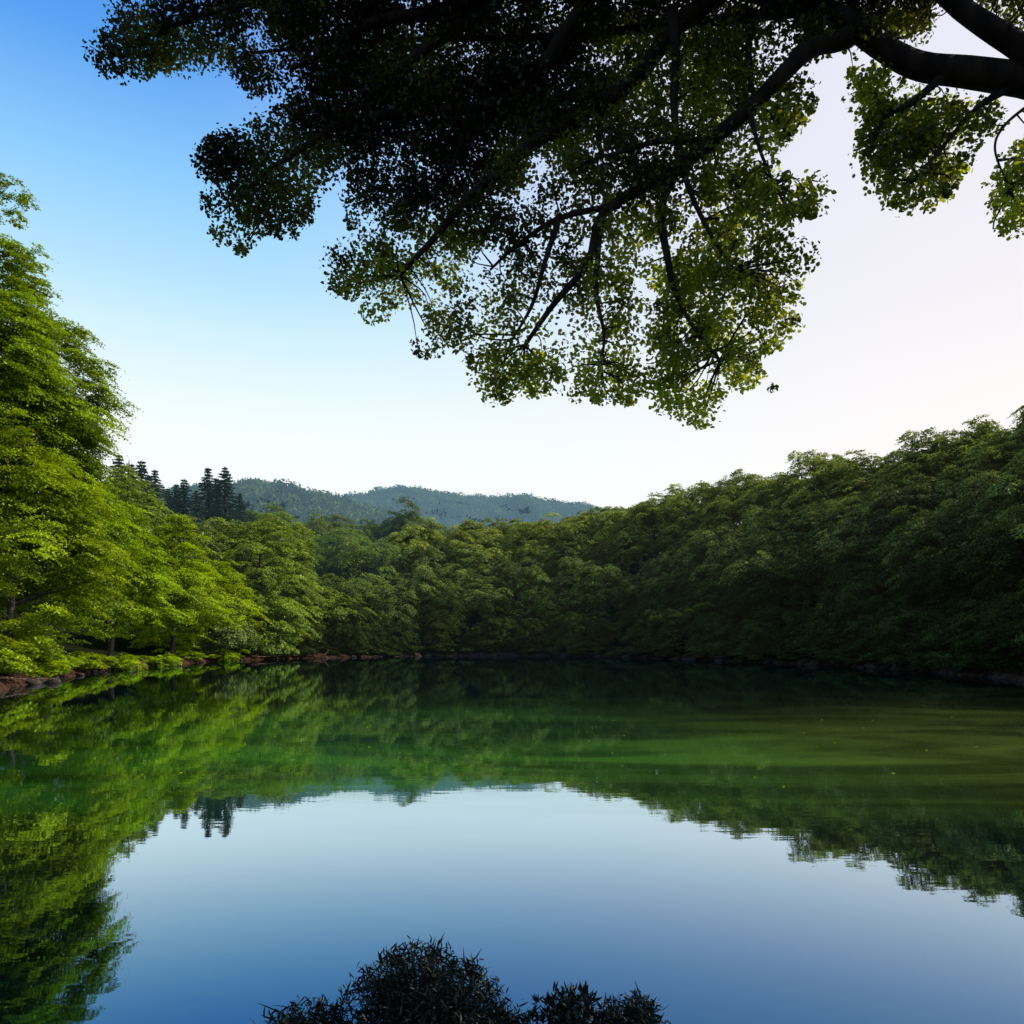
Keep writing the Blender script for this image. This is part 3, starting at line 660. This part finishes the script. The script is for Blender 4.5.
# fringe of little sprays that keeps the outline ragged
for o in (OUT1, OUT2, OUT3):
    o = np.array(o, float); seg = np.vstack([o, o[:1]])
    for (x0, y0), (x1, y1) in zip(seg[:-1], seg[1:]):
        L = math.hypot(x1-x0, y1-y0)
        for _ in range(int(L/7)):
            t = R.random(); x = x0+(x1-x0)*t; y = y0+(y1-y0)*t
            a = R.random()*6.28; r = R.uniform(5, 9)
            q = (x+8*math.cos(a), y+8*math.sin(a))
            if inside(o, np.array([q[0]]), np.array([q[1]]))[0] > r*0.6 and -40 < y: cl.append((q[0], q[1], r))
pix = np.column_stack([(allP[:, 0]/allP[:, 1])*F+CX, HY-(allP[:, 2]-CAMZ)/allP[:, 1]*F])
cc = []; cr = []; co = []
for x, y, r in cl:
    k = np.argmin((pix[:, 0]-x)**2+(pix[:, 1]-y)**2+R.random(len(pix))*900)
    D = allP[k, 1]+abs(R.normal())*0.6-0.12
    cc.append(at(x, y, D)); cr.append(r/F*D); co.append(k)
# crown above the frame
n2 = 1000
for _ in range(n2):
    k = int(R.integers(0, len(allP))); p = allP[k]
    q = p+R.normal(size=3)*np.array([0.9, 0.9, 0.7])+np.array([0, 0, 0.5])
    py = HY-(q[2]-CAMZ)/max(q[1], .3)*F
    if q[1] < 0.5 or py < -35:
        cc.append(q); cr.append(R.uniform(0.15, 0.3)); co.append(k)
for _ in range(1500):  # unseen leaf clusters added sunward to shade the upper-left canopy
    k = int(R.integers(0, len(allP)))
    if pix[k, 0] > 640: continue
    q = allP[k]+np.array(sd)*R.uniform(0.9, 3.2)+R.normal(size=3)*0.5
    if HY-(q[2]-CAMZ)/max(q[1], .3)*F < -35: cc.append(q); cr.append(R.uniform(0.18, 0.32)); co.append(k)
cc = np.array(cc); cr = np.array(cr); co = np.array(co); print('canopy clusters', len(cc))
# twigs belong to the branch they grow from
tb = [Tubes() for _ in B]
for (P, w), t_ in zip(B, tb): t_.add(P, w, 10)
for c, k in zip(cc, co):
    if R.random() > 0.55: continue
    s = allP[k]; L = np.linalg.norm(c-s)
    if L > 0.95 or L < 0.08: continue
    if L > 0.9 and R.random() < 0.6: continue
    mid = (s+c)/2+R.normal(size=3)*0.1*L+np.array([0, 0, 0.06*L])
    tb[own[k]].add(spline([s, mid, c], 6), np.linspace(0.005+0.009*L, 0.002, 6), 4)
for t_ in tb: obj('branch', t_.mesh('branch', M['bark']), tree)
per = (np.clip(cr/0.17, 0.28, 1.6)**2*70).astype(int)+22
idx = np.repeat(np.arange(len(cc)), per); n = len(idx)
v = norm(R.normal(size=(n, 3))); rr = R.random(n)**0.45
Pl = cc[idx]+v*(cr[idx]*rr)[:, None]*np.array([1, 1, 0.85])
Nl = R.normal(size=(n, 3))*0.75+np.array([0, -0.15, 0.55])+v*0.3
Ll = R.uniform(0.026, 0.050, n)
# sun and shade put into leaf tint: dark upper left, brighter right and below
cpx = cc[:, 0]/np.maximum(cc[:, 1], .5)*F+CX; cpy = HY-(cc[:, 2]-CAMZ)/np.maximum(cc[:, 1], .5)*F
lit_mask = sstep((cpx-470)/300)*0.60*sstep((cpy+40)/160)+sstep((cpy-150)/220)*0.5
lit_mask = np.clip(lit_mask+0.30*np.sin(cpx/38.0)*np.cos(cpy/31.0+1), 0, 1)
bright = np.clip((0.25+0.75*R.random(len(cc)))*lit_mask*1.3, 0, 1)
obj('crown', leaves('overhanging_crown', Pl, Nl, Ll, Ll*0.72, M['canopy'], np.clip(bright[idx]+(R.random(n)-0.5)*0.35*lit_mask[idx], 0, 1), LEAF6), tree)
print('canopy leaves', n)

# ------------------------------------------------------------------ shrubs on the near bank
def near_shrub(label, px, D, top, hw, stems, curl, seed, spiky=False, leaf=0.036):
    rg = np.random.default_rng(seed); x = (px-CX)/F*D; g = hz(x, D)
    H = CAMZ+(HY-top)/F*D-g; a = hw/F*D
    root = thing('foreground_shrub', label, 'shrub', (x, D, g))
    T = Tubes(); V = []; Q = []; nv = 0; tint = []
    for i in range(stems):
        # stem tips fill a dome
        u = rg.normal(size=3); u[2] = u[2]*0.9+0.35; u /= np.linalg.norm(u)
        k = 0.35+0.65*rg.random()**0.5; Rz = min(H*0.55, a)*(1+0.10*math.sin(5*u[0]+seed)+0.08*math.sin(9*u[1]+u[0]*6))
        tip = np.array([u[0]*a*k, u[1]*a*k, H-Rz+u[2]*Rz*k])
        s0 = np.array([u[0]*a*0.12, u[1]*a*0.12, -0.03])
        midp = np.array([u[0]*a*0.25*k, u[1]*a*0.25*k, tip[2]*0.5])
        P = spline([s0, midp, tip], 9); T.add(P, np.linspace(0.003, 0.0005, 9), 4)
        nl = 16 if spiky else 30
        for j in range(nl):
            f = 1-0.3*rg.random()**1.5
            p = P[min(8, int(f*8.99))]+rg.normal(size=3)*(0.004 if spiky else 0.013)
            tan = norm(P[min(8, int(f*8))]-P[min(8, int(f*8))-1])
            d = norm(tan*(0.8 if spiky else 0.25)+rg.normal(size=3)*(0.75 if spiky else 0.8)+np.array([0, 0, 0.2]))
            side = norm(np.cross(d, rg.normal(size=3))); cv = norm(np.cross(side, d))*curl*rg.normal()
            L = leaf*(0.5+0.7*rg.random())*(1.5 if spiky else 1); W = L*(0.13 if not spiky else 0.11)
            for m, (t, ww) in enumerate(((0, .5), (.33, 1), (.66, .9), (1, .15))):
                c = p+d*L*t+cv*L*t*t; V += [c-side*W*ww, c+side*W*ww]
                if m: Q.append([nv+2*m-2, nv+2*m-1, nv+2*m+1, nv+2*m]); tint.append(rg.random())
            nv += 8
    obj('stems', T.mesh('stems', M['bark']), root)
    obj('leaves', mesh_np('shrub_leaves', np.array(V), np.array(Q), np.full(len(Q), 4), M['shrub'], tint), root)
near_shrub('largest of the dark silhouetted shrubs at the bottom, a dense rounded dome', 421, 2.75, 952, 88, 620, 1.0, 1, leaf=0.024)
near_shrub('low dark shrub tucked against the left side of the rounded dome shrub', 305, 2.7, 1005, 54, 240, 1.0, 2, leaf=0.024)
near_shrub('dark spiky shrub with rosettes of pointed leaves, right of the rounded dome shrub', 568, 2.7, 990, 44, 170, 0.15, 3, True, 0.022)
near_shrub('small blue-black shrub at the right end of the near bank shrubs', 628, 2.75, 998, 40, 220, 0.8, 4, leaf=0.022)
near_shrub('tiny dark sprig in the dip between the dome shrub and the spiky one', 505, 2.7, 1014, 26, 110, 0.8, 5, leaf=0.022)

# ------------------------------------------------------------------ driftwood and stones on the bank
def drift(i, px, D, L, lab, grp=None):
    x = (px-CX)/F*D
    for _ in range(60):
        dd = lake_d([x], [D])[0]
        if dd > 0.25: break
        if px < 400: x -= 0.1
        else: D += 0.1
    T = Tubes(); a = R.uniform(-0.5, 0.5); 
    P = spline([(-L/2, 0, 0.02), (-L*0.1, R.normal()*0.12*L, 0.08*L*R.random()), (L*0.2, R.normal()*0.1*L, 0.05), (L/2, R.normal()*0.1*L, 0.14*L*R.random())], 12)
    T.add(P, np.linspace(0.075, 0.02, 12)*L/2.2, 7)
    for k in range(3):
        s = P[int(R.integers(3, 10))]; e = s+R.normal(size=3)*0.2*L*np.array([1, 1, .4])+np.array([0, 0, 0.12*L]); T.add([s, (s+e)/2, e], [0.03*L/2.2, 0.02, 0.006], 5)
    o = obj('driftwood', T.mesh('driftwood', M['wood' if px < 330 else 'dark_wood'])); o.location = (x, D, hz(x, D)+0.02); o.rotation_euler = (0, 0, a)
    o['label'] = lab; o['category'] = 'driftwood'
    if grp: o['group'] = grp
drift(0, 14, 41.2, 2.6, 'reddish fallen bough lying at the water edge by the leftmost lime shrub')
for i in range(16):
    px = 40+i*20; D = float(np.interp(px, [0, 50, 100, 160, 220, 300, 380], [38.8, 49, 60, 75, 89, 103, 113]))
    drift(i+1, px, D, R.uniform(1.6, 3.2), 'brown dead branch washed up along the left and far bank', 'dead branches along the left bank')
for i in range(22):
    px = 420+i*28; D = float(np.interp(px, [380, 450, 530, 600, 680, 760, 850, 940, 1024], [113, 120, 120, 113, 98, 85, 71, 58, 47]))
    drift(i+1, px, D, R.uniform(1.6, 3.2), 'grey-brown dead branch lying along the shaded right shore', 'dead branches along the shaded shore')
def stone_mesh(seed):
    rg = np.random.default_rng(seed); nu, nv_ = 12, 8; V = []
    ph = rg.random(6)*6.28
    for j in range(nv_+1):
        for i in range(nu):
            t = math.pi*j/nv_; p = 2*math.pi*i/nu; u = np.array([math.sin(t)*math.cos(p), math.sin(t)*math.sin(p), math.cos(t)])
            k = 1+0.14*math.sin(3*u[0]+ph[0])+0.12*math.sin(4*u[1]+ph[1]+2*u[2])+0.07*math.sin(8*u[2]+ph[2]+5*u[0])
            V.append(u*k*np.array([1, .75, .5]))
    Q = [[j*nu+i, (j+1)*nu+i, (j+1)*nu+(i+1) % nu, j*nu+(i+1) % nu] for j in range(nv_) for i in range(nu)]
    return mesh_np('stone', np.array(V), np.array(Q), np.full(len(Q), 4), M['rock'])
SM = [stone_mesh(i) for i in range(4)]
for i in range(60):
    k = int(R.integers(30, 225)); x, y = PA[k]
    if not (-60 < 512+800*x/max(y, 1) < 1100 and y > 35): continue
    o = obj('stone', SM[i % 4]); s = R.uniform(0.18, 0.5)
    o.location = (x+R.normal()*0.25, y+R.normal()*0.25+0.1, 0.06); o.scale = (s, s, s); o.rotation_euler = (0, 0, R.random()*6.28)
    o['label'] = 'grey-brown stone half sunk at the waterline'; o['category'] = 'stone'; o['group'] = 'stones along the waterline'

# ------------------------------------------------------------------ leaves fallen on the lake
fl = mesh_np('floating_leaf', LEAF6*np.array([0.07, 0.045, 0.02]), np.arange(6), [6], M['lime'], [0.8])
for i in range(34):
    D = R.uniform(12.8, 26); x = R.uniform(-0.45, 0.6)*D
    o = obj('floating_leaf', fl); o.location = (x, D, 0.008); o.rotation_euler = (R.normal()*0.05, R.normal()*0.05, R.random()*6.28)
    k = R.uniform(0.6, 1.2); o.scale = (k, k, k); o['label'] = 'small fallen leaf floating on the calm green water'; o['category'] = 'leaf'; o['group'] = 'leaves floating on the lake'
